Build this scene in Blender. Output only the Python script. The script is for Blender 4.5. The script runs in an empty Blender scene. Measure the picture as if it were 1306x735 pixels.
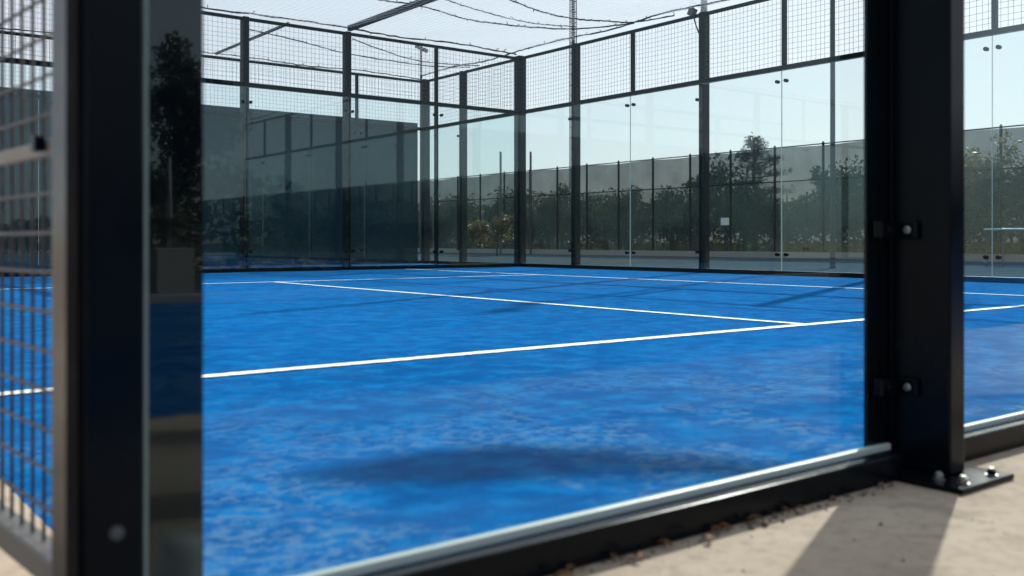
import bpy, bmesh, math, random
from mathutils import Vector, Matrix
random.seed(7)
R = math.radians
C = bpy.context.scene.collection
scn = bpy.context.scene

# ------------------------------------------------------------------ helpers
class MB:
    """collects boxes / tubes / faces and links them as ONE mesh object"""
    def __init__(s): s.v = []; s.f = []; s.m = []
    def box(s, a, b, mi=0):
        x0, y0, z0 = a; x1, y1, z1 = b; n = len(s.v)
        s.v += [(x0,y0,z0),(x1,y0,z0),(x1,y1,z0),(x0,y1,z0),(x0,y0,z1),(x1,y0,z1),(x1,y1,z1),(x0,y1,z1)]
        s.f += [[n+i for i in q] for q in ((0,3,2,1),(4,5,6,7),(0,1,5,4),(1,2,6,5),(2,3,7,6),(3,0,4,7))]
        s.m += [mi]*6
    def obox(s, c, ax, ay, az, mi=0):
        c = Vector(c); ax, ay, az = Vector(ax), Vector(ay), Vector(az); n = len(s.v)
        for k in ((-1,-1,-1),(1,-1,-1),(1,1,-1),(-1,1,-1),(-1,-1,1),(1,-1,1),(1,1,1),(-1,1,1)):
            s.v.append(tuple(c + ax*k[0] + ay*k[1] + az*k[2]))
        s.f += [[n+i for i in q] for q in ((0,3,2,1),(4,5,6,7),(0,1,5,4),(1,2,6,5),(2,3,7,6),(3,0,4,7))]
        s.m += [mi]*6
    def tube(s, pts, r, seg=4, mi=0, cap=True):
        pts = [Vector(p) for p in pts]; n0 = len(s.v)
        rr = r if isinstance(r, (list, tuple)) else [r]*len(pts)
        for i, p in enumerate(pts):
            d = (pts[min(i+1, len(pts)-1)] - pts[max(i-1, 0)])
            d = d.normalized() if d.length > 1e-9 else Vector((0,0,1))
            up = Vector((0,0,1)) if abs(d.z) < .9 else Vector((1,0,0))
            a = d.cross(up).normalized(); b = d.cross(a).normalized()
            for k in range(seg):
                t = 2*math.pi*(k+.5)/seg
                s.v.append(tuple(p + (a*math.cos(t) + b*math.sin(t))*rr[i]))
        for i in range(len(pts)-1):
            for k in range(seg):
                k2 = (k+1) % seg
                s.f.append([n0+i*seg+k, n0+i*seg+k2, n0+(i+1)*seg+k2, n0+(i+1)*seg+k]); s.m.append(mi)
        if cap:
            s.f.append([n0+k for k in range(seg)][::-1]); s.m.append(mi)
            e = n0+(len(pts)-1)*seg
            s.f.append([e+k for k in range(seg)]); s.m.append(mi)
    def lathe(s, c, prof, seg=16, axis='z', mi=0):
        """prof: list of (radius, height) along axis"""
        n0 = len(s.v); c = Vector(c)
        for r, h in prof:
            for k in range(seg):
                t = 2*math.pi*k/seg; p, q = r*math.cos(t), r*math.sin(t)
                o = {'z': (p,q,h), 'x': (h,p,q), 'y': (q,h,p)}[axis]
                s.v.append(tuple(c + Vector(o)))
        for i in range(len(prof)-1):
            for k in range(seg):
                k2 = (k+1) % seg
                s.f.append([n0+i*seg+k, n0+i*seg+k2, n0+(i+1)*seg+k2, n0+(i+1)*seg+k]); s.m.append(mi)
        s.f.append([n0+k for k in range(seg)][::-1]); s.m.append(mi)
        e = n0+(len(prof)-1)*seg
        s.f.append([e+k for k in range(seg)]); s.m.append(mi)
    def quad(s, a, b, c, d, mi=0):
        n = len(s.v); s.v += [tuple(a), tuple(b), tuple(c), tuple(d)]; s.f.append([n,n+1,n+2,n+3]); s.m.append(mi)
    def build(s, name, mats, parent=None, bevel=0, smooth=False, seg=2):
        me = bpy.data.meshes.new(name); me.from_pydata(s.v, [], s.f)
        for m in (mats if isinstance(mats, (list, tuple)) else [mats]): me.materials.append(m)
        me.polygons.foreach_set('material_index', s.m)
        if smooth: me.polygons.foreach_set('use_smooth', [True]*len(s.f))
        me.update()
        o = bpy.data.objects.new(name, me); C.objects.link(o)
        if parent: o.parent = parent; o.matrix_parent_inverse = parent.matrix_world.inverted() if False else Matrix()
        if bevel:
            bv = o.modifiers.new('bevel', 'BEVEL'); bv.width = bevel; bv.segments = seg; bv.limit_method = 'ANGLE'
        return o

def tag(o, label=None, cat=None, group=None, kind=None):
    if label: o['label'] = label
    if cat: o['category'] = cat
    if group: o['group'] = group
    if kind: o['kind'] = kind
    return o
def thing(name, label, cat, loc=(0,0,0), rz=0, group=None):
    o = bpy.data.objects.new(name, None); C.objects.link(o); o.empty_display_size = .1
    o.location = loc; o.rotation_euler = (0,0,rz)
    return tag(o, label, cat, group)
def copy_tree(o, parent=None):
    c = o.copy(); C.objects.link(c); c.parent = parent
    for ch in o.children: copy_tree(ch, c)
    return c

# camera frame: the court runs along +y (away), the right-hand side wall stands at x = 11.7
CAMZ, F, HZ = .49, 1237.0, 308.0
CU, CV = .792, .610
def plane_pt(px, py, z):
    """point on the horizontal plane z seen at photo pixel px, py"""
    Z = F*(CAMZ - z)/(py - HZ); X = (px - 653)*Z/F
    return Vector((CU*X + CV*Z, -CV*X + CU*Z, z))

# ------------------------------------------------------------------ materials
def mat(name):
    m = bpy.data.materials.new(name); m.use_nodes = True
    nt = m.node_tree; nt.nodes.clear()
    out = nt.nodes.new('ShaderNodeOutputMaterial')
    return m, nt, out
def N(nt, t, **kw):
    n = nt.nodes.new(t)
    for k, v in kw.items():
        if k in n.inputs: n.inputs[k].default_value = v
        else: setattr(n, k, v)
    return n
def coords(nt, scale=(1,1,1), kind='Object'):
    tc = N(nt, 'ShaderNodeTexCoord'); mp = N(nt, 'ShaderNodeMapping')
    mp.inputs['Scale'].default_value = scale
    nt.links.new(tc.outputs[kind], mp.inputs['Vector']); return mp.outputs['Vector']
def noise(nt, vec, scale, detail=4, rough=.55, dist=0):
    n = N(nt, 'ShaderNodeTexNoise'); n.inputs['Scale'].default_value = scale
    n.inputs['Detail'].default_value = detail; n.inputs['Roughness'].default_value = rough
    n.inputs['Distortion'].default_value = dist
    nt.links.new(vec, n.inputs['Vector']); return n.outputs['Fac']
def ramp(nt, fac, stops):
    r = N(nt, 'ShaderNodeValToRGB'); e = r.color_ramp.elements
    while len(e) < len(stops): e.new(.5)
    for i, (p, c) in enumerate(stops):
        e[i].position = p; e[i].color = tuple(c) + (1,) if len(c) == 3 else c
    nt.links.new(fac, r.inputs['Fac']); return r.outputs['Color']
def mix(nt, fac, a, b, mode='MIX'):
    m = N(nt, 'ShaderNodeMix', data_type='RGBA', blend_type=mode)
    for s, v in ((0, fac), (6, a), (7, b)):
        if hasattr(v, 'links') or hasattr(v, 'is_linked'): nt.links.new(v, m.inputs[s])
        else: m.inputs[s].default_value = v if s == 0 else (tuple(v) + (1,) if len(v) == 3 else v)
    return m.outputs[2]
def princ(nt, out, color, rough=.6, metal=0, spec=.5, bump=None, bstr=.3, bdist=.01):
    p = N(nt, 'ShaderNodeBsdfPrincipled')
    if hasattr(color, 'is_linked'): nt.links.new(color, p.inputs['Base Color'])
    else: p.inputs['Base Color'].default_value = tuple(color) + (1,)
    if hasattr(rough, 'is_linked'): nt.links.new(rough, p.inputs['Roughness'])
    else: p.inputs['Roughness'].default_value = rough
    p.inputs['Metallic'].default_value = metal
    p.inputs['Specular IOR Level'].default_value = spec
    if bump is not None:
        b = N(nt, 'ShaderNodeBump'); b.inputs['Strength'].default_value = bstr; b.inputs['Distance'].default_value = bdist
        nt.links.new(bump, b.inputs['Height']); nt.links.new(b.outputs['Normal'], p.inputs['Normal'])
    nt.links.new(p.outputs['BSDF'], out.inputs['Surface']); return p

def paint(name, col, rough=.3, spec=.5, dust=.12, dustcol=(.30,.28,.25), metal=0):
    m, nt, out = mat(name); v = coords(nt)
    n1 = noise(nt, v, 9, 5, .65); n2 = noise(nt, v, 160, 3, .6)
    c = mix(nt, ramp(nt, n1, [(.48,(0,0,0)),(.8,(dust,)*3)]), col, dustcol)
    c = mix(nt, ramp(nt, n2, [(.66,(0,0,0)),(.74,(dust*1.5,)*3)]), c, dustcol)
    r = ramp(nt, n1, [(.3,(rough*.8,)*3),(.75,(min(1,rough*1.5),)*3)])
    princ(nt, out, c, r, metal, spec, n2, .04, .002); return m
M = {}
M['black'] = paint('black_powder_coat', (.0016,.0034,.0062), .20, .11, .03, (.08,.078,.075))
M['far_black'] = paint('weathered_black_coat', (.0022,.005,.0075), .42, .10, .04, (.04,.05,.056))
M['galv'] = paint('galvanised_steel', (.42,.43,.44), .42, .5, .3, (.22,.22,.22), .7)
M['bolt'] = paint('bright_zinc', (.30,.30,.30), .38, .5, .1, (.4,.38,.35), 1)
M['grey_coat'] = paint('grey_coat', (.09,.09,.09), .4, .5, .3)
M['tan_bar'] = paint('pale_flat_bar', (.24,.215,.185), .45, .5, .3)
M['gate_wire'] = paint('gate_wire', (.022,.021,.020), .35, .4, .2)
M['wire'] = paint('fence_wire', (.06,.07,.08), .5, .4, .1)
def gloss_mat():
    m, nt, out = mat('polished_black_enamel'); v = coords(nt); n = noise(nt, v, 9, 4, .6)
    p = princ(nt, out, (.003,.005,.008), ramp(nt, n, [(.3,(.02,)*3),(.8,(.08,)*3)]), 0, .36); return m
M['gloss_black'] = gloss_mat()
M['rubber'] = paint('black_rubber', (.004,.004,.005), .9, .05, .02)
M['rope'] = paint('dark_rope', (.018,.02,.024), .8, .2, .1)
def net_mat():
    m, nt, out = mat('pale_net_thread')
    a = N(nt, 'ShaderNodeBsdfTranslucent'); a.inputs['Color'].default_value = (.88,.88,.90,1)
    b = N(nt, 'ShaderNodeBsdfDiffuse'); b.inputs['Color'].default_value = (.80,.80,.82,1)
    x = N(nt, 'ShaderNodeMixShader'); x.inputs[0].default_value = .35
    nt.links.new(a.outputs[0], x.inputs[1]); nt.links.new(b.outputs[0], x.inputs[2]); nt.links.new(x.outputs[0], out.inputs['Surface']); return m
M['net'] = net_mat()
M['bundle'] = paint('shadow_bundle_grey', (.10,.11,.12), .9, .2, .05)
M['seal'] = paint('pale_glazing_seal', (.50,.58,.55), .35, .5, .15)
M['white'] = paint('white_plastic', (.75,.77,.76), .3, .5, .08)
M['paleblue'] = paint('pale_blue_top', (.30,.55,.78), .35, .5, .08)
M['concrete_block'] = paint('grey_concrete_block', (.30,.29,.27), .85, .3, .3, (.16,.15,.14))
M['bark'] = paint('bark', (.09,.07,.055), .9, .2, .2)
M['palebark'] = paint('pale_bark', (.42,.40,.36), .85, .2, .3, (.2,.18,.15))
M['grit'] = paint('brown_grit', (.13,.10,.07), .95, .1, .6, (.35,.32,.28))
M['dryleaf'] = paint('dry_leaf', (.16,.08,.035), .8, .2, .4, (.05,.03,.02))

def glass(name, tint=(.86,.95,.945), dust=.02, f0=.045):
    """thin toughened pane: Schlick reflection over tinted transparency, light dust film"""
    m, nt, out = mat(name)
    g = N(nt, 'ShaderNodeNewGeometry'); d = N(nt, 'ShaderNodeVectorMath', operation='DOT_PRODUCT')
    nt.links.new(g.outputs['Normal'], d.inputs[0]); nt.links.new(g.outputs['Incoming'], d.inputs[1])
    ab = N(nt, 'ShaderNodeMath', operation='ABSOLUTE'); nt.links.new(d.outputs['Value'], ab.inputs[0])
    om = N(nt, 'ShaderNodeMath', operation='SUBTRACT'); om.inputs[0].default_value = 1; nt.links.new(ab.outputs[0], om.inputs[1])
    pw = N(nt, 'ShaderNodeMath', operation='POWER'); pw.inputs[1].default_value = 5; nt.links.new(om.outputs[0], pw.inputs[0])
    ma = N(nt, 'ShaderNodeMath', operation='MULTIPLY_ADD'); ma.inputs[1].default_value = .95; ma.inputs[2].default_value = f0
    nt.links.new(pw.outputs[0], ma.inputs[0])
    t = N(nt, 'ShaderNodeBsdfTransparent'); s = [math.sqrt(c) for c in tint]; t.inputs['Color'].default_value = (*s, 1)
    gl = N(nt, 'ShaderNodeBsdfGlossy'); gl.inputs['Roughness'].default_value = 0; gl.inputs['Color'].default_value = (.80,.97,1,1)
    mx = N(nt, 'ShaderNodeMixShader'); nt.links.new(ma.outputs[0], mx.inputs['Fac'])
    nt.links.new(t.outputs[0], mx.inputs[1]); nt.links.new(gl.outputs[0], mx.inputs[2])
    v = coords(nt)
    nz = noise(nt, v, 2.2, 6, .7)
    sp = noise(nt, v, 55, 3, .6)
    df = N(nt, 'ShaderNodeBsdfTranslucent'); df.inputs['Color'].default_value = (.75,.78,.76,1)
    df2 = N(nt, 'ShaderNodeBsdfDiffuse'); df2.inputs['Color'].default_value = (.75,.78,.76,1)
    dm = N(nt, 'ShaderNodeMixShader'); dm.inputs[0].default_value = .5
    nt.links.new(df.outputs[0], dm.inputs[1]); nt.links.new(df2.outputs[0], dm.inputs[2])
    a = ramp(nt, nz, [(.3,(dust*.4,)*3),(.75,(dust*1.5,)*3)])
    b = ramp(nt, sp, [(.70,(0,0,0)),(.76,(dust*2.0,)*3)])
    fa = mix(nt, 1.0, a, b, 'ADD')
    sx = N(nt, 'ShaderNodeSeparateXYZ'); nt.links.new(v, sx.inputs[0])
    mr = N(nt, 'ShaderNodeMapRange'); mr.inputs[1].default_value = .06; mr.inputs[2].default_value = .65; mr.inputs[3].default_value = 1; mr.inputs[4].default_value = 0
    nt.links.new(sx.outputs['Z'], mr.inputs[0])
    low = mix(nt, 1.0, mr.outputs[0], ramp(nt, noise(nt, coords(nt, (6,6,1.2)), 3, 5, .7), [(.35,(dust*1.5,)*3),(.7,(dust*3,)*3)]), 'MULTIPLY')
    fa = mix(nt, 1.0, fa, low, 'ADD')
    m2 = N(nt, 'ShaderNodeMixShader'); nt.links.new(fa, m2.inputs['Fac'])
    nt.links.new(mx.outputs[0], m2.inputs[1]); nt.links.new(dm.outputs[0], m2.inputs[2])
    nt.links.new(m2.outputs[0], out.inputs['Surface']); return m
M['glass_near'] = glass('near_clear_glass', (.92,.975,.97), .0005, .015)
M['glass_far'] = glass('far_green_glass', (.84,.915,.915), .003, .046)
def edge_mat():
    m, nt, out = mat('green_glass_edge')
    a = N(nt, 'ShaderNodeBsdfTranslucent'); a.inputs['Color'].default_value = (.80,1,.95,1)
    b = N(nt, 'ShaderNodeBsdfPrincipled'); b.inputs['Base Color'].default_value = (.42,.80,.70,1); b.inputs['Roughness'].default_value = .15
    x = N(nt, 'ShaderNodeMixShader'); x.inputs[0].default_value = .5
    nt.links.new(a.outputs[0], x.inputs[1]); nt.links.new(b.outputs[0], x.inputs[2])
    nt.links.new(x.outputs[0], out.inputs['Surface']); return m
def cup_mat():
    m, nt, out = mat('translucent_plastic')
    a = N(nt, 'ShaderNodeBsdfTranslucent'); a.inputs['Color'].default_value = (.80,.84,.84,1)
    b = N(nt, 'ShaderNodeBsdfPrincipled'); b.inputs['Base Color'].default_value = (.75,.78,.78,1); b.inputs['Roughness'].default_value = .2
    x = N(nt, 'ShaderNodeMixShader'); x.inputs[0].default_value = .45
    nt.links.new(a.outputs[0], x.inputs[1]); nt.links.new(b.outputs[0], x.inputs[2]); nt.links.new(x.outputs[0], out.inputs['Surface']); return m
M['cup'] = cup_mat()
M['edge'] = edge_mat()
M['edge_far'] = paint('pale_glass_edge', (.50,.60,.60), .3, .4, .1)
M['dark_steel'] = paint('dull_dark_steel', (.055,.065,.07), .5, .3, .1)

def screen(name, col, opacity):
    m, nt, out = mat(name); v = coords(nt)
    n = noise(nt, v, 1.3, 4, .6)
    d = N(nt, 'ShaderNodeBsdfDiffuse'); tr = N(nt, 'ShaderNodeBsdfTranslucent'); t = N(nt, 'ShaderNodeBsdfTransparent')
    c = ramp(nt, n, [(.3, tuple(x*.8 for x in col)), (.7, tuple(x*1.2 for x in col))])
    nt.links.new(c, d.inputs['Color']); nt.links.new(c, tr.inputs['Color'])
    s = N(nt, 'ShaderNodeMixShader'); s.inputs[0].default_value = .35
    nt.links.new(d.outputs[0], s.inputs[1]); nt.links.new(tr.outputs[0], s.inputs[2])
    x = N(nt, 'ShaderNodeMixShader')
    f = ramp(nt, n, [(.25,(opacity-.05,)*3),(.75,(min(1,opacity+.05),)*3)]); nt.links.new(f, x.inputs[0])
    nt.links.new(t.outputs[0], x.inputs[1]); nt.links.new(s.outputs[0], x.inputs[2])
    nt.links.new(x.outputs[0], out.inputs['Surface']); return m
M['screen_up'] = screen('thin_grey_windscreen', (.009,.017,.020), .82)
M['screen_low'] = screen('dense_dark_windscreen', (.019,.031,.032), .86)
M['cladding'] = paint('dark_panel_cladding', (.003,.030,.043), .6, .12, .12, (.008,.028,.038))

def leaf_mat(name, c1, c2, trans=.5):
    m, nt, out = mat(name); v = coords(nt)
    oi = N(nt, 'ShaderNodeNewGeometry')
    r = ramp(nt, oi.outputs['Random Per Island'], [(0, c1), (1, c2)])
    n = noise(nt, v, 1.6, 3)
    c = mix(nt, ramp(nt, n, [(.35,(0,0,0)),(.7,(.6,)*3)]), r, c2)
    p = N(nt, 'ShaderNodeBsdfPrincipled'); nt.links.new(c, p.inputs['Base Color']); p.inputs['Roughness'].default_value = .55
    t = N(nt, 'ShaderNodeBsdfTranslucent'); nt.links.new(c, t.inputs['Color'])
    x = N(nt, 'ShaderNodeMixShader'); x.inputs[0].default_value = trans
    nt.links.new(p.outputs[0], x.inputs[1]); nt.links.new(t.outputs[0], x.inputs[2])
    nt.links.new(x.outputs[0], out.inputs['Surface']); return m
M['leaf_dark'] = leaf_mat('dark_leaves', (.02,.035,.014), (.05,.07,.025), .4)
M['leaf_olive'] = leaf_mat('olive_leaves', (.065,.070,.022), (.16,.135,.045), .5)
M['leaf_gold'] = leaf_mat('golden_leaves', (.06,.05,.018), (.13,.09,.03), .4)
M['leaf_pine'] = leaf_mat('pine_needles', (.014,.022,.012), (.035,.045,.02), .25)

def turf_mat():
    m, nt, out = mat('blue_turf'); v = coords(nt)
    big = noise(nt, v, .55, 4, .6)
    mid = noise(nt, v, 7.5, 7, .70)
    sand = noise(nt, v, 24, 5, .68)
    fine = noise(nt, v, 420, 2, .6)
    grit = noise(nt, v, 130, 3, .55)
    sy = N(nt, 'ShaderNodeSeparateXYZ'); nt.links.new(v, sy.inputs[0])
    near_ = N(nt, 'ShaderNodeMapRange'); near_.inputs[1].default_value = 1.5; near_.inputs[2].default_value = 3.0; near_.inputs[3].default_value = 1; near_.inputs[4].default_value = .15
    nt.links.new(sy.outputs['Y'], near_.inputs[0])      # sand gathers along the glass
    c = ramp(nt, big, [(.34,(.0001,.086,.29)),(.66,(.0001,.116,.38))])
    c = mix(nt, ramp(nt, mid, [(.49,(0,0,0)),(.64,(.65,)*3)]), c, (.001,.200,.52))
    c = mix(nt, ramp(nt, mid, [(.36,(.7,)*3),(.49,(0,0,0))]), c, (.0001,.064,.235))
    patch = noise(nt, v, 2.2, 5, .62)
    blot = noise(nt, v, 26, 5, .68)
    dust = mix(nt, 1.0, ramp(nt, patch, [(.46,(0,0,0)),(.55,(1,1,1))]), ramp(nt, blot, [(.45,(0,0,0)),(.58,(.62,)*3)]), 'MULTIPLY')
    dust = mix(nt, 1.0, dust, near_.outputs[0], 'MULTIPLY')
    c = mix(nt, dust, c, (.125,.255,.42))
    c = mix(nt, ramp(nt, grit, [(.65,(0,0,0)),(.70,(.7,)*3)]), c, (.06,.25,.48))
    c = mix(nt, ramp(nt, fine, [(.34,(.6,)*3),(.52,(0,0,0))]), c, (.0001,.050,.19))
    h = mix(nt, .5, fine, sand)
    p = princ(nt, out, c, .9, 0, .002, h, .4, .012)
    p.inputs['Sheen Weight'].default_value = .22; p.inputs['Sheen Roughness'].default_value = .16; p.inputs['Sheen Tint'].default_value = (.28,.72,1,1)
    return m
M['turf'] = turf_mat()
def line_mat():
    m, nt, out = mat('white_line_turf'); v = coords(nt)
    a = noise(nt, v, 90, 4, .65); b = noise(nt, v, 5, 4, .6)
    c = ramp(nt, a, [(.3,(.55,.58,.62)),(.6,(.80,.81,.82))])
    c = mix(nt, ramp(nt, b, [(.55,(0,0,0)),(.8,(.35,)*3)]), c, (.35,.45,.62))
    princ(nt, out, c, .8, 0, .3, a, .4, .006); return m
M['line'] = line_mat()
def concrete_mat(name, c1, c2, c3, sc=1, spec=.12):
    m, nt, out = mat(name); v = coords(nt)
    a = noise(nt, v, 2.2*sc, 6, .65, .3); b = noise(nt, v, 30*sc, 5, .7); f = noise(nt, v, 260*sc, 3, .6)
    c = ramp(nt, a, [(.38,c1),(.62,c2)])
    c = mix(nt, ramp(nt, b, [(.48,(0,0,0)),(.66,(.7,)*3)]), c, c3)
    st = noise(nt, v, 7*sc, 4, .6, .8)
    c = mix(nt, ramp(nt, st, [(.54,(0,0,0)),(.66,(.45,)*3)]), c, tuple(x*.72 for x in c3))
    c = mix(nt, ramp(nt, f, [(.60,(0,0,0)),(.70,(.5,)*3)]), c, tuple(x*.55 for x in c1))
    c = mix(nt, ramp(nt, f, [(.28,(.35,)*3),(.40,(0,0,0))]), c, tuple(min(1,x*1.25) for x in c2))
    h = mix(nt, .5, b, f)
    princ(nt, out, c, .92, 0, spec, h, .35, .006); return m
M['concrete'] = concrete_mat('beige_concrete', (.40,.325,.25), (.49,.41,.32), (.31,.255,.20))
M['paving'] = concrete_mat('grey_paving', (.040,.062,.075), (.052,.078,.092), (.02,.032,.042), .5, 0)
M['dirt'] = concrete_mat('sandy_dirt', (.33,.27,.19), (.42,.35,.25), (.24,.20,.14), .6)
M['earth'] = concrete_mat('dark_rough_earth', (.05,.055,.035), (.075,.07,.045), (.035,.04,.022), .4, 0)
M['seam'] = paint('dark_seam', (.004,.02,.06), .9, .2, .05)

# ------------------------------------------------------------------ setting
def sheet(name, x0, y0, x1, y1, z, m, t=0):
    b = MB(); b.box((x0,y0,z-.25 if not t else z-t), (x1,y1,z)); o = b.build(name, m); return tag(o, kind='structure')
def flat(name, x0, y0, x1, y1, z, m):
    b = MB(); b.quad((x0,y0,z),(x1,y0,z),(x1,y1,z),(x0,y1,z)); return tag(b.build(name, m), kind='structure')
flat('ground', -500, -500, 500, 500, -.030, M['dirt'])
flat('paved_yard', 13.6, -70, 60, 80, -.022, M['paving'])
flat('rough_earth', 25.1, -200, 490, 200, -.020, M['earth'])
flat('concrete_path', -8, -.41, 11.55, 1.165, 0, M['concrete'])
flat('concrete_strip', -8, 1.165, .385, 20, 0, M['concrete'])
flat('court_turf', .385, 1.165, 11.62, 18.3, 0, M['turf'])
flat('neighbour_turf', -8, -5.5, 14, -.41, -.004, M['turf'])
b = MB(); b.box((-8,-5.75,-.2),(14,-5.5,.06)); tag(b.build('kerb', M['concrete_block'], bevel=.01), kind='structure')
flat('rear_paving', -30, -14, 30, -5.75, -.010, M['paving'])
Lz = .004
def line(x0, y0, x1, y1):
    b = MB(); along = 0 if abs(x1-x0) > abs(y1-y0) else 1
    n = int(max(abs(x1-x0), abs(y1-y0))/.02); jit = lambda: random.gauss(0,.0028)
    for i in range(n+1):
        t = i/n
        if along == 0: b.v += [(x0+(x1-x0)*t, y0+jit(), Lz), (x0+(x1-x0)*t, y1+jit(), Lz)]
        else: b.v += [(x1+jit(), y0+(y1-y0)*t, Lz), (x0+jit(), y0+(y1-y0)*t, Lz)]
        if i: k = 2*i; b.f.append([k-2,k,k+1,k-1]); b.m.append(0)
    tag(b.build('line_marking', M['line']), kind='structure')
line(.42, 3.41, 11.5, 3.49); line(4.81, 3.50, 4.88, 10.945); line(8.92, 3.50, 8.985, 14.7); line(.42, 10.955, 8.91, 11.02)
flat('turf_seam', .42, 7.52, 11.5, 7.545, Lz, M['seam'])

# ------------------------------------------------------------------ cage walls
GH, RAIL, TOP = 2.96, 3.0, 4.06
def wire_grid(p0, dv, length, z0, z1, pitch, r):
    """woven panel: vertical and horizontal wires, p0 = start (x, y), dv = unit direction"""
    b = MB(); n = max(1, round(length/pitch)); nz = max(1, round((z1-z0)/pitch))
    off = Vector((-dv[1], dv[0]))*r*.9
    for i in range(1, n):
        s = length*i/n + random.uniform(-.009,.009)
        x, y = p0[0]+dv[0]*s, p0[1]+dv[1]*s
        b.tube([(x+off.x,y+off.y,z0),(x+off.x,y+off.y,z1)], r, 4, cap=False)
    for j in range(1, nz):
        z = z0 + (z1-z0)*j/nz + random.uniform(-.008,.008)
        b.tube([(p0[0]+dv[0]*length*t-off.x,p0[1]+dv[1]*length*t-off.y,z-.012*math.sin(math.pi*t)+random.uniform(-.004,.004)) for t in (0,.2,.4,.6,.8,1)], r, 4, cap=False)
    return b
def pane_box(b, a, c):
    """a pane whose two broad faces are glass (slot 0), narrow faces green edge (slot 1)"""
    b.box(a, c)
    dims = [abs(c[i]-a[i]) for i in range(3)]; ax = dims.index(min(dims))
    # face order: -z +z -y +x +y -x
    axes = [2,2,1,0,1,0]
    b.m = b.m[:-6] + [0 if axes[i] == ax else 1 for i in range(6)]

def far_wall(name, label, along, fixed, inward, stations, top_ext=0, clad=None, pitch=.075, front=False):
    """along 'x' or 'y'; fixed = plane of the glass; inward = side (+1/-1) on which the court lies;
    stations = [(s, kind)], kind 'post', 'mullion', 'corner' or 'end'"""
    w = thing(name, label, 'glass wall')
    P = (lambda s, f, z: (s, f, z)) if along == 'x' else (lambda s, f, z: (f, s, z))
    out = -inward; pd = -out if front else out
    def bx(b, s0, s1, f0, f1, z0, z1):
        a = P(min(s0,s1), min(f0,f1), z0); c = P(max(s0,s1), max(f0,f1), z1); b.box(a, c)
    s_all = [s for s, k in stations]; lo, hi = min(s_all), max(s_all)
    for s, k in stations:
        if k == 'post':
            b = MB(); bx(b, s-.05, s+.05, fixed+pd*.020, fixed+pd*.165, 0, TOP+.03)
            p = b.build('post', M['far_black'], w, .006)
            c = MB()
            for z in (.32, 2.72):
                for e in (-1, 1):
                    bx(c, s+e*.055, s+e*.085, fixed-pd*.018, fixed+pd*.045, z-.022, z+.022)
            c.build('clamp', M['far_black'], p)
        elif k == 'corner':
            b = MB(); bx(b, s-.085, s+(.085 if s < hi else .02), fixed+out*.0, fixed+out*.17, 0, TOP+.05)
            b.build('corner_post', M['far_black'], w, .006)
        elif k in ('mullion', 'slim'):
            b = MB(); bx(b, s-.03, s+.03, fixed+out*.03, fixed+out*.09, RAIL+.04 if k == 'mullion' else 0, TOP-.03)
            b.build('mesh_upright', M['far_black'], w, .004)
            for z in (.30, 2.80):
                for e in (-1, 1):
                    c = MB(); ctr = P(s+e*.075, fixed, z)
                    c.lathe(ctr, [(.006,-.034),(.024,-.032),(.026,-.024),(.026,.024),(.024,.032),(.006,.034)], 10, 'y' if along == 'x' else 'x')
                    c.build('glass_clamp', M['rubber'], w, smooth=False)
    b = MB(); bx(b, lo, hi, fixed+out*.021, fixed+out*.090, RAIL-.035, RAIL+.035); b.build('middle_rail', M['far_black'], w, .004)
    b = MB(); bx(b, lo, hi, fixed+out*.035, fixed+out*.085, TOP-.03, TOP+.02); b.build('top_rail', M['far_black'], w, .004)
    b = MB(); bx(b, lo, hi, fixed-out*.035, fixed+out*.018, 0, .065); b.build('bottom_channel', M['far_black'], w, .004)
    st = sorted(stations)
    for i in range(len(st)-1):
        s0, s1 = st[i][0], st[i+1][0]
        if clad is None:
            b = MB(); a = P(s0+.004, fixed-.006, .066); c = P(s1-.004, fixed+.006, GH)
            pane_box(b, a, c)
            for fi, k in ((5 if along == 'x' else 2, st[i][1]), (3 if along == 'x' else 4, st[i+1][1])):
                if k != 'mullion': b.m[fi] = 2          # butted against a post: dark gasket
            b.build('glass_pane', [M['glass_far'], M['edge_far'], M['rubber']], w)
        p0 = P(s0, fixed+out*.06, 0)
        wire_grid(p0, (1,0) if along == 'x' else (0,1), s1-s0, RAIL+.036, TOP-.031, pitch, .0022).build('wire_mesh', M['wire'], w)
    return w

RX = 11.62      # glass plane of the right-hand side wall
BY = 14.86      # glass plane of the back wall
SY = 18.35      # second wall behind it
far_wall('glass_wall', 'long side wall of clear glass and wire mesh on the right, running back from the near corner', 'y', RX, -1,
         [(1.2,'end'),(2.6,'mullion'),(4.15,'post'),(5.68,'mullion'),(7.2,'post'),(8.71,'mullion'),(10.25,'post'),(11.8,'mullion'),(13.3,'post'),(14.94,'corner'),(16.9,'post'),(18.40,'corner')])
far_wall('glass_wall', 'back wall of clear glass and wire mesh across the far end of the blue court', 'x', BY, -1,
         [(-1.2,'end'),(.6,'post'),(2.45,'mullion'),(4.27,'post'),(6.1,'post'),(7.93,'post'),(9.74,'slim'),(11.60,'end')])
second = far_wall('mesh_wall', 'dark clad wall topped with wire mesh standing behind the back glass wall', 'x', SY, -1,
         [(-1.4,'end'),(1.6,'post'),(4.4,'post'),(7.5,'post'),(10.0,'mullion'),(11.60,'end')], clad=True)
second['category'] = 'wall'
b = MB()
for i in range(10):
    x0 = -1.4 + i*1.3
    b.box((x0+.004, SY+.17, 0), (x0+1.296, SY+.20, 3.14))
b.build('cladding', M['cladding'], second)

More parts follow.
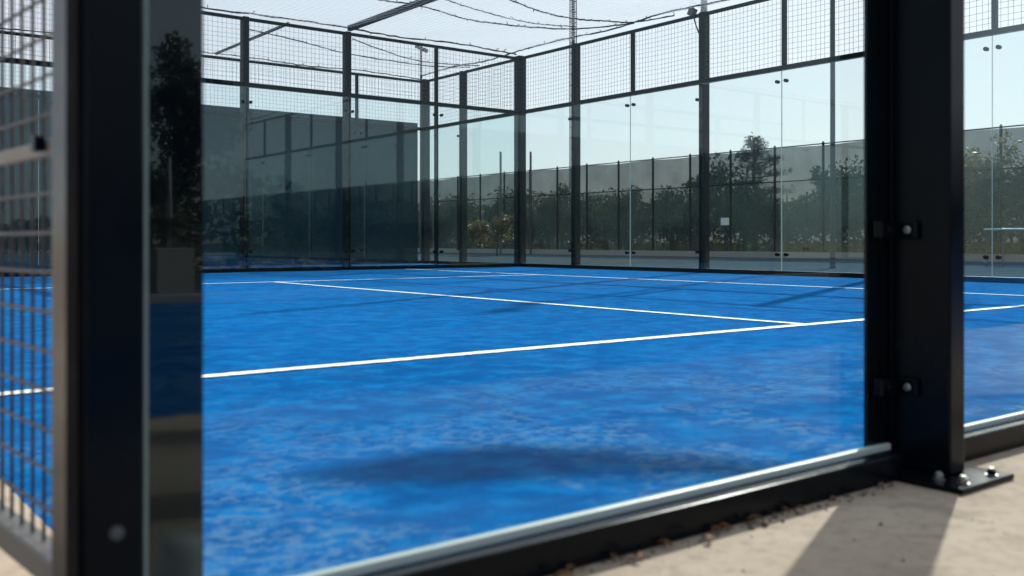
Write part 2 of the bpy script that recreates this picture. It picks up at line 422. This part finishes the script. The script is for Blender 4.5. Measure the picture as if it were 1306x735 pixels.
# ---- the near end wall: posts of 60 x 130 mm, panes on their court side
near = thing('glass_wall', 'near end wall of glass panes held between thick black steel posts in the foreground', 'glass wall')
U0, U1 = 1.02, 1.15
def near_post(v0, plate, clamps, fl=((-.068,-.002),(.062,.128))):
    p = MB(); p.box((v0,U0,.012),(v0+.06,U1,4.06)); po = p.build('post', M['black'], near, .005, seg=3)
    for fa, fb in fl:
        f = MB(); f.box((v0+fa,1.1665,.012),(v0+fb,1.174,3.0)); f.build('flange', M['gloss_black'], po, .002)
    f = MB(); f.box((v0+.004,1.151,.012),(v0+.056,1.176,4.0)); f.build('spine', M['black'], po, .002)
    if plate:
        f = MB(); f.box((v0-.085,.950,.001),(v0+.125,1.135,.012)); f.build('base_plate', M['black'], po, .002)
    for (x, y, dark) in plate:
        f = MB(); m1 = M['black'] if dark else M['bolt']
        f.lathe((x,y,.012), [(.012,0),(.012,.0022)], 20, 'z', 1)
        f.lathe((x,y,.0145), [(.008,0),(.0088,.001),(.0088,.008),(.008,.009)], 6, 'z', 0)
        f.lathe((x,y,.0235), [(.0058,0),(.0058,.003),(.0045,.0045)], 12, 'z', 1)
        f.build('bolt', [m1, M['bolt']], po)
    for z in clamps:
        f = MB()
        f.box((v0-.072,1.128,z-.019),(v0-.001,1.1485,z+.019))
        f.box((v0-.012,1.085,z-.019),(v0-.0005,1.128,z+.019))
        c = f.build('clamp', M['black'], po, .004)
        f = MB(); f.lathe((v0-.012,1.106,z), [(.0085,0),(.0085,-.004),(.006,-.0065),(.003,-.0065)], 14, 'x'); f.build('bolt', M['bolt'], po, smooth=False)
        f = MB(); f.lathe((v0-.050,1.128,z), [(.007,0),(.007,-.004),(.004,-.006)], 12, 'y'); f.build('bolt', M['black'], po)
    return po
right_post = near_post(1.912, [(1.867,1.02,False),(1.872,.972,False),(1.985,.972,True)], [.184, .514])
left_post = near_post(.25, [], [], ((.062,.174),))
b = MB(); b.box((.2455,1.026,.02),(.2495,1.072,3.9)); b.build('reflection_strip', M['rubber'], left_post)  # added matte strip, stands in for the dark reflection on the end face
b = MB(); b.lathe((.281,U0,.196), [(.007,0),(.007,-.004),(.004,-.006)], 14, 'y'); b.build('bolt', M['dark_steel'], left_post)
b = MB(); b.box((.17,.955,.001),(.38,1.135,.012)); b.build('base_plate', M['black'], left_post, .002)
near_post(3.575, [(3.51,1.00,True),(3.67,1.00,True)], [.184,.514])
for v0, v1 in ((.356,1.888),(1.996,3.551)):
    b = MB(); pane_box(b, (v0-.004,1.149,.058), (v1,1.163,GH)); b.m[3] = 2; g = b.build('glass_pane', [M['glass_near'], M['edge'], M['black']], near)
    b = MB(); b.box((v0,1.136,.048),(v1,1.1485,.063)); b.build('seal', M['seal'], g, .003)
for v0, v1 in ((.314,1.846),(1.976,3.571)):
    b = MB(); b.box((v0,1.088,.002),(v1,1.112,.055)); b.box((v0,1.1125,.002),(v1,1.164,.038))
    bc = b.build('bottom_channel', M['black'], near, .003)
    b = MB(); b.box((v0,1.1128,.0385),(v1,1.1355,.049)); b.build('gasket', M['rubber'], bc)
for v0, v1 in ((.31,1.912),(1.972,3.575)):
    b = MB(); b.box((v0,1.06,2.965),(v1,1.12,3.035)); b.build('middle_rail', M['black'], near, .004)
    b = MB(); b.box((v0,1.06,4.0),(v1,1.11,4.05)); b.build('top_rail', M['black'], near, .004)
    wire_grid((v0,1.085), (1,0), v1-v0, 3.036, 3.999, .05, .002).build('wire_mesh', M['wire'], near)

# ---- mesh gate at the left, standing slightly open
gate = thing('mesh_gate', 'black wire mesh gate at the left edge, standing slightly open beside the corner post', 'gate', (.300,1.19,0), math.atan2(.996,-.077))
for gx in (0, 1.16):
    b = MB(); b.box((gx,-.02,.06),(gx+.04,.02,2.1)); b.build('stile', M['black'], gate, .004)
b = MB(); b.box((.041,-.018,.062),(1.159,.018,.098)); b.build('bottom_rail', M['grey_coat'], gate, .004)
b = MB(); b.box((.041,-.018,2.06),(1.159,.018,2.098)); b.build('top_rail', M['black'], gate, .004)
b = MB(); b.box((.041,-.006,.598),(1.159,.010,.618)); b.build('cross_bar', M['tan_bar'], gate, .003)
b = MB(); b.box((.125,.012,.602),(.145,.026,.622)); b.build('latch', M['black'], gate, .003)
b = MB()
n = 23
for i in range(1, n):
    x = .041 + 1.118*i/n; b.tube([(x,-.003,.099),(x,-.003,2.059)], .0026, 6, cap=False)
for j in range(1, 40):
    z = .098 + (2.06-.098)*j/39
    b.tube([(.041,.003,z),(1.159,.003,z)], .0026, 6, cap=False)
b.build('wire_mesh', M['gate_wire'], gate, smooth=True)

# ------------------------------------------------------------------ things over the court
def net_z(x, y):
    s = math.sin(math.pi*min(1,max(0,(x-.3)/11.3)))*.16
    s += .09*math.sin(math.pi*(((y-1.15)/3.45) % 1)) + .02*math.sin(3.1*x+1.7*y)
    return 4.20 - s*.55
b = MB(); step = .11
nx = int(11.25/step); ny = int(17.2/step)
for i in range(nx+1):
    x = .35 + 11.25*i/nx
    b.tube([(x + .012*math.sin(7*y*.3+i), y, net_z(x,y)) for y in [1.15+17.2*k/44 for k in range(45)]], .0021, 3, cap=False)
for j in range(ny+1):
    y = 1.15 + 17.2*j/ny
    b.tube([(x, y + .012*math.sin(5*x+j), net_z(x,y)+.002) for x in [.35+11.25*k/30 for k in range(31)]], .0017, 3, cap=False)
net = b.build('ceiling_net', M['net'])
tag(net, 'pale fine net stretched over the top of the whole court', 'net')
for (x, y0, y1, lab) in ((7.93, 8.7, 14.87, 'long dark steel beam crossing under the ceiling net above the court'),
                     (6.9, 15.04, 18.33, 'short dark steel beam between the back glass wall and the clad wall behind it')):
    k_ = 1 if y0 < 10 else .5
    b = MB(); b.box((x-.035*k_,y0,TOP+.031),(x+.035*k_,y1,TOP+.031+.094*k_)); o = b.build('roof_beam', M['far_black'], bevel=.005)
    tag(o, lab, 'beam', 'roof beams')
    if y0 < 10:
        for q in ((11.66,7.2,4.07),(.35,7.2,4.07)):
            b = MB(); b.tube([(x,y0+.02,TOP+.08), q], .004, 6); b.build('stay_cable', M['far_black'], o)
def rope(pts, r, lab, knots=True, wob=.005):
    P3 = [Vector(p) for p in pts]; fine = []
    for i in range(len(P3)-1):
        a = P3[max(i-1,0)]; p, q = P3[i], P3[i+1]; d = P3[min(i+2,len(P3)-1)]
        for k in range(10):
            t = k/10
            fine.append(.5*((2*p) + (q-a)*t + (2*a-5*p+4*q-d)*t*t + (3*p-a-3*q+d)*t**3) + Vector((random.uniform(-1,1),random.uniform(-1,1),random.uniform(-1,1)))*wob)
    fine.append(P3[-1])
    b = MB(); r *= .8; b.tube(fine, [r*random.uniform(.8,1.3) for _ in fine], 6)
    for p in fine[::3] if knots else ():      # net loops lashed to the rope
        q = p + Vector((random.uniform(-.05,.05),random.uniform(-.05,.05),random.uniform(-.03,.05)))
        b.tube([p, (p+q)/2+Vector((0,0,.015)), q], r*.6, 4)
    tag(b.build('net_rope', M['rope'], smooth=True), lab, 'rope', 'ropes carrying the ceiling net')
def pp(l, z): return [plane_pt(x, y, z) for x, y in l]
rope([(11.56,y,4.17+.03*math.sin(y*1.9)) for y in (18.3,17,15.9,14.8,13.5,12.2,11,9.6,8.2,6.8,5.4,4,2.6,1.3)], .016, 'knotted rope edging the net just above the top rail of the long side wall')
rope([(x,14.80,4.12+.02*math.sin(x*2)) for x in (.4,1.6,2.8,4,5.2,6.4,7.6,8.8,10,11,11.5)], .016, 'knotted rope edging the net along the top rail of the back glass wall', wob=.008)
rope([(x,18.28,4.10+.02*math.sin(x*2)) for x in (.4,1.6,2.8,4,5.2,6.4,7.6,8.8,10,11,11.5)], .013, 'rope edging the net along the top of the clad wall', wob=.008)
rope(pp([(440,-12),(484,0),(533,7),(596,25),(640,31),(680,35),(735,37),(809,30)],4.15), .014, 'lowest of the sagging ropes above the far corner, starting left of the long beam')
rope(pp([(545,-9),(569,0),(609,13),(655,25),(690,31),(735,34.5)],4.15), .010, 'thin sagging rope between the lowest rope and the steeply sagging one')
rope(pp([(630,-10),(651,0),(690,15),(732,24),(770,27),(809,28.5),(860,20)],4.15), .014, 'steeply sagging rope joining the edge rope of the long side wall')
rope(pp([(318,38),(380,52),(440,68),(500,78),(555,85),(600,86)],4.02), .011, 'long sagging rope seen through the mesh behind the back wall')
rope(pp([(450,50),(490,65),(530,77),(570,82),(612,84)],4.06), .011, 'shorter sagging rope seen through the mesh near the far corner')
# unseen roll added overhead to cast a soft shadow on the near turf
b = MB()
c0 = Vector((6.58, 4.32, 3.93)); d0 = Vector((.59,-.51,0)).normalized()
pts = [c0 + d0*(t*1.10-.06) + Vector((0,0,-.10*math.sin(math.pi*t)+.06)) for t in [k/14 for k in range(15)]]
b.tube(pts, [.02,.06,.09,.11,.115,.105,.09,.08,.075,.07,.06,.055,.045,.03,.01], 12)
for v in range(len(b.v)):
    p = Vector(b.v[v]); b.v[v] = tuple(p + Vector((random.uniform(-1,1),random.uniform(-1,1),random.uniform(-1,1)))*.012)
tag(b.build('shadow_bundle', M['bundle'], smooth=True), 'unseen roll added under the ceiling net near the front to cast a soft shadow', 'shadow bundle')

# floodlight on the side wall post
fl = thing('floodlight', 'small grey floodlight on a bent arm fixed to a post of the long side wall', 'floodlight', (RX+.09,10.25,3.7))
fl.scale = (.75,.75,.85)
b = MB(); b.tube([(-.03,.075,.02),(-.06,.16,.22),(-.08,.20,.36),(-.08,.21,.44)], .014, 8); b.build('arm', M['far_black'], fl, smooth=True)
b = MB(); b.obox((-.10,.235,.50), (.09,.03,0), (-.018,.05,.03), (.0,-.045,.075)); hd = b.build('lamp_head', M['grey_coat'], fl, .008)
b = MB(); b.obox((-.10,.205,.487), (.075,.025,0), (-.006,.016,.010), (.0,-.036,.06)); b.build('lens', M['galv'], hd, .004)
ms = thing('lamp_mast', 'pale galvanised mast rising above the side wall post that carries the floodlight', 'mast', (RX+.09,10.25,4.095))
b = MB(); b.lathe((0,0,0), [(.062,0),(.062,.012),(.052,.014),(.050,2.4),(.0,2.4)], 14); b.build('pole', M['galv'], ms, smooth=False)

def mast(x, y, h, r, lab, heads, rung=False):
    t = thing('light_mast', lab, 'mast', (x,y,-.02))
    b = MB(); b.lathe((0,0,0), [(r*1.35,0),(r*1.35,.05),(r*1.15,.06),(r*.9,h),(0,h)], 10)
    if rung:
        for k in range(int(h/.5)): b.obox((0,0,.4+k*.5),(.22,0,0),(0,.015,0),(0,0,.02)); 
        b.tube([(-.2,0,0),(-.2,0,h)], .03, 6); b.tube([(.2,0,0),(.2,0,h)], .03, 6)
    b.build('pole', M['dark_steel'], t)
    b = MB(); b.tube([(-.45,-.3,h-.1),(.45,.3,h-.1)], .035, 6); b.build('crossarm', M['far_black'], t)
    for k in range(heads):
        q = -1 + 2*k/max(1,heads-1); b = MB()
        b.obox((.33*q,.25*q-.05,h-.05),(.17,.10,0),(-.04,.07,.03),(0,-.04,.09)); b.build('lamp_head', M['grey_coat'], t, .01)
pm = lambda px, Z: (CU*(px-653)*Z/F + CV*Z, -CV*(px-653)*Z/F + CU*Z)
x, y = pm(1062, 18.3); mast(x, y, 8.2, .045, 'slim grey light mast just behind the long side wall, taller than the picture', 2)
x, y = pm(731, 46); mast(x, y, 15.5, .09, 'laddered lattice mast far beyond the side wall, seen through the ceiling net', 2, True)
x, y = pm(537, 46); mast(x, y, 9.7, .06, 'distant mast with twin floodlights above the dark clad wall', 2)

# ------------------------------------------------------------------ beyond the side wall
FX = 25.0
ys = [-54.5+1.75*i for i in range(61)]
fence = thing('windscreen_fence', 'tall dark mesh fence with windscreen cloth running behind the long side wall', 'fence', (FX,0,-.02))
for y in ys:
    b = MB(); b.lathe((0,y,0), [(.04,0),(.04,3.45),(.02,3.5)], 8); b.build('fence_post', M['far_black'], fence)
for z in (.06, 2.36, 3.42):
    b = MB(); b.tube([(-.045,ys[0],z),(-.045,ys[-1],z)], .018, 6); b.build('rail', M['rubber'], fence)
b = MB()
def cloth(b, z0, z1, x):
    n = 190; rows = 5; base = len(b.v); t = .004
    for s in (0, 1):
        for i in range(n+1):
            y = ys[0] + (ys[-1]-ys[0])*i/n
            for j in range(rows+1):
                z = z0 + (z1-z0)*j/rows + (.02*math.sin(y*2.1) if j == rows else 0)
                b.v.append((x + .015*math.sin(y*1.3+z*2) + s*t, y, z))
    k = rows+1
    for i in range(n):
        for j in range(rows):
            a = base+i*k+j; b.f.append([a,a+k,a+k+1,a+1]); b.m.append(0)
cloth(b, .10, 2.365, .06); b.build('windscreen', M['screen_low'], fence, smooth=True)
b = MB(); cloth(b, 2.355, 3.40, .075); b.build('windscreen', M['screen_up'], fence, smooth=True)['label'] = 'thin see-through upper windscreen'
kb = MB(); kb.box((FX-.25,-56,-.2),(FX-.05,52,.16)); tag(kb.build('low_kerb', M['concrete_block'], bevel=.01), kind='structure')
for px, lab in ((651,'thin tall pole just left of the far corner post, rising above the fence'),(689,'thin tall pole just right of the far corner post, rising above the fence')):
    x, y = pm(px, 39.5); x -= .5
    b = MB(); b.lathe((x,y,-.02), [(.045,0),(.045,4.0),(.03,4.05),(0,4.05)], 8); b.lathe((x,y,4.03), [(.05,0),(.05,.05),(.02,.09)], 8)
    tag(b.build('slender_pole', M['dark_steel']), lab, 'pole')
x, y = pm(917, 31.6); sg = thing('sign_board', 'small white board fixed to the dark windscreen fence', 'sign', (FX-.075,y,1.02))
b = MB(); b.box((-.02,-.17,0),(0,.17,.24)); b.build('panel', M['white'], sg, .004)
b = MB(); b.box((.001,-.02,-.05),(.012,.02,.29)); b.build('bracket', M['far_black'], sg)
# table on the paved yard
x, y = pm(1296, 20); tb = thing('outdoor_table', 'pale blue topped table on dark legs standing on the paved yard at the right edge', 'table', (x,y,-.02), R(-35))
b = MB(); b.box((-.5,-.35,.74),(.5,.35,.775)); b.build('tabletop', M['paleblue'], tb, .01)
for sx in (-1,1):
    for sy in (-1,1):
        b = MB(); b.tube([(.42*sx,.28*sy,.74),(.46*sx,.31*sy,0)], .025, 8); b.build('leg', M['dark_steel'], tb)

# ------------------------------------------------------------------ trees
def crown(b, c, rad, n, leaf, clumps=9, flat_=1.0, gap=.55):
    c = Vector(c)
    cl = []
    for _ in range(clumps):
        d = Vector((random.gauss(0,1),random.gauss(0,1),random.gauss(0,.9))).normalized()*random.uniform(.25,.95)
        cl.append((Vector((c.x+d.x*rad[0], c.y+d.y*rad[1], c.z+d.z*rad[2])), random.uniform(.22,.48)))
    for _ in range(n):
        cc, s = random.choice(cl)
        d = Vector((random.gauss(0,1),random.gauss(0,1),random.gauss(0,1))).normalized()*(random.random()**.5)
        p = cc + Vector((d.x*rad[0]*s, d.y*rad[1]*s, d.z*rad[2]*s*1.1))
        a = Vector((random.gauss(0,1),random.gauss(0,1),random.gauss(0,1))).normalized()
        q = a.cross(Vector((random.gauss(0,1),random.gauss(0,1),random.gauss(0,1)))).normalized()
        l = leaf*random.uniform(.6,1.4); w = l*.5
        b.quad(p-a*l*.5, p+q*w*.5, p+a*l*.5, p-q*w*.5)
    return cl
def tree(name, x, y, h, w, lab, m, leaf=.14, n=2600, trunk=.12, base=.35, bark='bark', group='trees behind the windscreen fence', clumps=12, z0=-.03):
    t = thing(name, lab, 'tree', (x,y,z0), random.uniform(0,6), group)
    b = MB(); cl = crown(b, (0,0,h*(base+1)/2), (w*.5,w*.5,h*(1-base)/2), n, leaf, clumps)
    b.build('crown', m, t)
    k = MB(); lean = random.uniform(-.08,.08)
    k.tube([(0,0,0),(lean*.3,.02,h*.25),(lean,0,h*.55),(lean*1.4,.03,h*.85)], [trunk,trunk*.8,trunk*.5,trunk*.15], 8)
    for cc, s in cl[:7]:
        zb = min(cc.z-.1, h*random.uniform(.3,.55))
        k.tube([(lean*.7,0,zb), (cc.x*.5,cc.y*.5,(zb+cc.z)/2+.05), tuple(cc)], [trunk*.4,trunk*.25,trunk*.08], 5)
    k.build('trunk', M[bark], t, smooth=True)
    return t
looks = [('bushy_tree','leaf_dark','dark bushy'),('leafy_tree','leaf_olive','olive green leafy'),('round_shrub','leaf_olive','low olive')]
hedge = []
yy = -52.0; i = 0
while yy < 52:
    kind = (0,1,0,0,1)[i % 5]
    hedge.append((28.3+random.uniform(-.8,1.6), yy, random.uniform(2.4,3.5), random.uniform(2.6,3.6), kind)); yy += random.uniform(1.2,1.7) if yy > -2 else 2.4; i += 1
words = ['tall', 'broad', 'low', 'ragged', 'rounded', 'loose', 'dense']
protos = {}
for k in (0,1):
    for q in range(3):
        nm, lm, wd = looks[k]
        protos[(k,q)] = None
for i, (x, y, h, w, k) in enumerate(hedge):
    q = i % 3; nm, lm, wd = looks[k]
    lab = wd + ' tree in the row behind the dark windscreen fence'
    if protos[(k,q)] is None:
        t = protos[(k,q)] = tree(nm, x, y, 3.0, 3.0, lab, M[lm], .16, 3400, .1, .12, clumps=18)
    else:
        t = copy_tree(protos[(k,q)]); t.location = (x,y,-.03); t.rotation_euler.z = random.uniform(0,6)
    t.scale = (w/3, w/3, h/3)
x, y = pm(962, 37)
# the pine
t = thing('pine_tree', 'dark young pine with ragged tiers standing above the fence line', 'tree', (x,y,-.03), 0, None)
b = MB(); k = MB(); k.tube([(0,0,0),(.04,0,1.5),(0,.03,3.2),(.02,0,4.35)], [.13,.10,.06,.02], 7)
for z, wd in ((2.4,1.5),(2.75,1.25),(3.05,1.45),(3.35,1.0),(3.6,1.15),(3.85,.7),(4.1,.5),(4.3,.25)):
    for a in range(5):
        an = random.uniform(0,6.28); l = wd*random.uniform(.55,1.0); dx, dy = math.cos(an), math.sin(an)
        e = Vector((dx*l, dy*l, z+random.uniform(-.05,.22)))
        k.tube([(0,0,z-.12),(dx*l*.5,dy*l*.5,z-.05),tuple(e)], [.03,.02,.008], 4)
        for _ in range(120):
            s = random.uniform(.25,1.08); p = Vector((dx*l*s,dy*l*s,z+(e.z-z)*s)) + Vector((random.gauss(0,.11),random.gauss(0,.11),random.gauss(0,.07)))
            a_ = Vector((random.gauss(0,1),random.gauss(0,1),random.gauss(.3,1))).normalized(); q_ = a_.orthogonal().normalized()
            b.quad(p-a_*.08, p+q_*.022, p+a_*.08, p-q_*.022)
b.build('crown', M['leaf_pine'], t); k.build('trunk', M['bark'], t, smooth=True)
# golden bush seen through the corner, and sunlit trees at the right edge (in front of the fence)
x, y = pm(634, 34); tree('golden_bush', x, y, 1.75, 2.0, 'golden leaved bush seen through the glass just left of the far corner post', M['leaf_gold'], .12, 2200, .04, .05, group=None)
for px, Z, h, w, lab in ((1248,25,3.1,2.2,'sunlit olive tree at the right edge, nearer the thick post'),(1298,25.5,3.3,2.4,'sunlit olive tree at the very right edge of the picture')):
    x, y = pm(px, Z); tree('leafy_tree', x-1.2, y, h, w, lab, M['leaf_olive'], .13, 3000, .06, .1, group=None, clumps=16)
def hedge_row(x0, y0, x1, y1, h, thick, n, leaf, lab, m, z0):
    o = Vector(((x0+x1)/2,(y0+y1)/2,0)); d = Vector((x1-x0,y1-y0,0)); ln = d.length; d.normalize(); nn = Vector((-d.y,d.x,0))
    t = thing('hedge', lab, 'hedge', (o.x,o.y,z0)); b = MB(); ph = random.uniform(0,6)
    for _ in range(n):
        s = random.uniform(-.5,.5)*ln
        top = h*(.86+.09*math.sin(s*1.1+ph)+.07*math.sin(s*2.7+ph*2)+.05*math.sin(s*6.1))
        p = d*s + nn*random.uniform(-.5,.5)*thick + Vector((0,0,top*random.random()**.8))
        a = Vector((random.gauss(0,1),random.gauss(0,1),random.gauss(0,1))).normalized()
        q = a.cross(Vector((random.gauss(0,1),random.gauss(0,1),random.gauss(0,1)))).normalized(); l = leaf*random.uniform(.6,1.4)
        b.quad(p-a*l*.5, p+q*l*.28, p+a*l*.5, p-q*l*.28)
    b.build('foliage', m, t)
hedge_row(32.8, -30, 32.8, 58, 2.5, 1.6, 26000, .24, 'long dark hedge behind the row of trees beyond the windscreen fence', M['leaf_olive'], -.02)
hedge_row(-6, -13.6, 34, -13.6, 1.75, 1.6, 30000, .15, 'long low dark hedge behind the trees at the back of the path', M['leaf_dark'], -.02)
# behind the camera: mirrored in the panes
for (x, y, h, w, lab) in ((4.45,-11,3.3,2.2,'open crowned small tree behind the path, mirrored in the glass strip by the left post'),
        (1.2,-12.8,5.4,4.0,'dense taller tree behind the path, left of the small open one')):
    tree('shade_tree', x, y, h, w, lab, M['leaf_dark'], .11 if h < 4.2 else .16, 5200 if h < 4.2 else 9000, .06, .22 if h < 4.2 else .02, group='trees behind the path', clumps=16 if h < 4.2 else 45, z0=-.02)
pl = thing('planter', 'square concrete planter with a pale sapling, mirrored in the left strip of glass', 'planter', (3.05,-7.0,-.012))
b = MB(); b.box((-.18,-.18,0),(.18,.18,.44)); b.build('box', M['concrete_block'], pl, .015)
b = MB(); crown(b, (0,0,.62), (.26,.26,.2), 260, .09, 6); b.build('foliage', M['leaf_olive'], pl)
b = MB(); b.tube([(0,0,.44),(.01,0,.8),(0,.01,1.3)], [.022,.018,.012], 8); b.build('stem', M['palebark'], pl, smooth=True)

# ------------------------------------------------------------------ small things on the path
cup = thing('plastic_cup', 'upturned pale plastic cup beside the channel, mirrored low in the left strip of glass', 'cup', (.45,1.005,.001))
b = MB(); b.lathe((0,0,0), [(.040,0),(.041,.006),(.036,.010),(.032,.075),(.028,.086),(.015,.090),(.001,.0905)], 24); b.build('cup_wall', M['cup'], cup, smooth=True)
b = MB(); b.lathe((0,0,0), [(.0425,.002),(.044,.004),(.0425,.006)], 24); b.build('rim', M['white'], cup, smooth=True)
for i in range(12):
    v = .80 + (i+random.random())*.06; u = 1.080 - random.random()**3*.03
    s = random.uniform(.009,.016); a = random.uniform(0,6.28)
    b = MB(); n = 8; pts = []
    for k in range(n+1):
        tt = k/n; ww = math.sin(math.pi*min(1,tt*1.05))**.8*s*.42
        zc = .003 + .006*math.sin(tt*3.1)*random.uniform(.8,1)
        for sd in (-1,0,1): pts.append(((tt-.5)*2*s, sd*ww, zc + (abs(sd)*.004)))
    b.v = pts
    for k in range(n):
        for j in (0,1): q = k*3+j; b.f.append([q,q+3,q+4,q+1]); b.m.append(0)
    o = b.build('fallen_leaf', M['dryleaf'], smooth=True); o.location = (v,u,.001); o.rotation_euler.z = a
    sl = o.modifiers.new('thickness','SOLIDIFY'); sl.thickness = .0006
    tag(o, 'small dry brown leaf lying on the concrete against the black bottom channel', 'leaf', 'dry leaves along the channel')

b = MB()
for _ in range(170):
    v = random.uniform(.5,1.9); u = 1.086 - abs(random.gauss(0,.016)) if random.random() < .85 else random.uniform(.6,1.08)
    r = random.uniform(.0008,.0028) if random.random() < .93 else random.uniform(.003,.0055)
    a = Vector((random.gauss(0,1),random.gauss(0,1),random.gauss(0,1))).normalized()*r; q = a.orthogonal().normalized()*r*random.uniform(.6,1); w = a.cross(q).normalized()*r*random.uniform(.5,.9)
    b.obox((v,u,r*.6), a, q, w)
tag(b.build('grit', M['grit']), kind='stuff')
tag(bpy.data.objects['grit'], 'loose grit and crumbs of soil scattered along the black bottom channel', 'grit')
# ------------------------------------------------------------------ light, sky, camera
EL = R(33); az = math.atan2(.916, .402)          # clockwise from +y (towards +x)
sd = Vector((math.sin(az)*math.cos(EL), math.cos(az)*math.cos(EL), math.sin(EL)))
L = bpy.data.lights.new('sun', 'SUN'); L.energy = 5.0; L.angle = R(.85); L.color = (1,.95,.87)
lo = bpy.data.objects.new('sun', L); C.objects.link(lo); lo.rotation_euler = (-sd).to_track_quat('-Z','Y').to_euler(); lo.location = (0,0,20)
W = bpy.data.worlds.new('World'); scn.world = W; W.use_nodes = True; nt = W.node_tree
bg = nt.nodes['Background']; sky = nt.nodes.new('ShaderNodeTexSky'); sky.sky_type = 'NISHITA'; sky.sun_disc = False
sky.sun_elevation = EL; sky.sun_rotation = az; sky.dust_density = 1.0; sky.air_density = 1.0; sky.ozone_density = 2.0; sky.altitude = 50
hz = nt.nodes.new('ShaderNodeMix'); hz.data_type = 'RGBA'; hz.inputs[0].default_value = .70     # thin bright cloud veil
hz.inputs[7].default_value = (7.0,7.35,7.8,1)
gtc = nt.nodes.new('ShaderNodeTexCoord'); dp = nt.nodes.new('ShaderNodeVectorMath'); dp.operation = 'DOT_PRODUCT'
dp.inputs[1].default_value = sd; nt.links.new(gtc.outputs['Generated'], dp.inputs[0])
mr = nt.nodes.new('ShaderNodeMapRange'); mr.inputs[1].default_value = -.6; mr.inputs[2].default_value = .5; mr.inputs[3].default_value = .30; mr.inputs[4].default_value = .74
nt.links.new(dp.outputs['Value'], mr.inputs[0]); nt.links.new(mr.outputs[0], hz.inputs[0])      # the veil is thicker round the sun
nt.links.new(sky.outputs['Color'], hz.inputs[6]); nt.links.new(hz.outputs[2], bg.inputs['Color']); bg.inputs['Strength'].default_value = .083

cam = bpy.data.cameras.new('camera'); co = bpy.data.objects.new('camera', cam); C.objects.link(co)
co.location = (0,0,CAMZ); co.rotation_euler = (R(90),0,-math.atan2(CV,CU))
cam.sensor_width = 36; cam.lens = 36*F/1306; cam.shift_y = -(367.5-HZ)/1306
cam.clip_start = .05; cam.clip_end = 2000
cam.dof.use_dof = True; cam.dof.focus_distance = 8.5; cam.dof.aperture_fstop = 3.8
scn.camera = co
scn.view_settings.view_transform = 'Standard'; scn.view_settings.look = 'None'
scn.view_settings.exposure = .58; scn.view_settings.gamma = 1
scn.cycles.max_bounces = 14; scn.cycles.transparent_max_bounces = 48
scn.cycles.caustics_reflective = False; scn.cycles.caustics_refractive = False
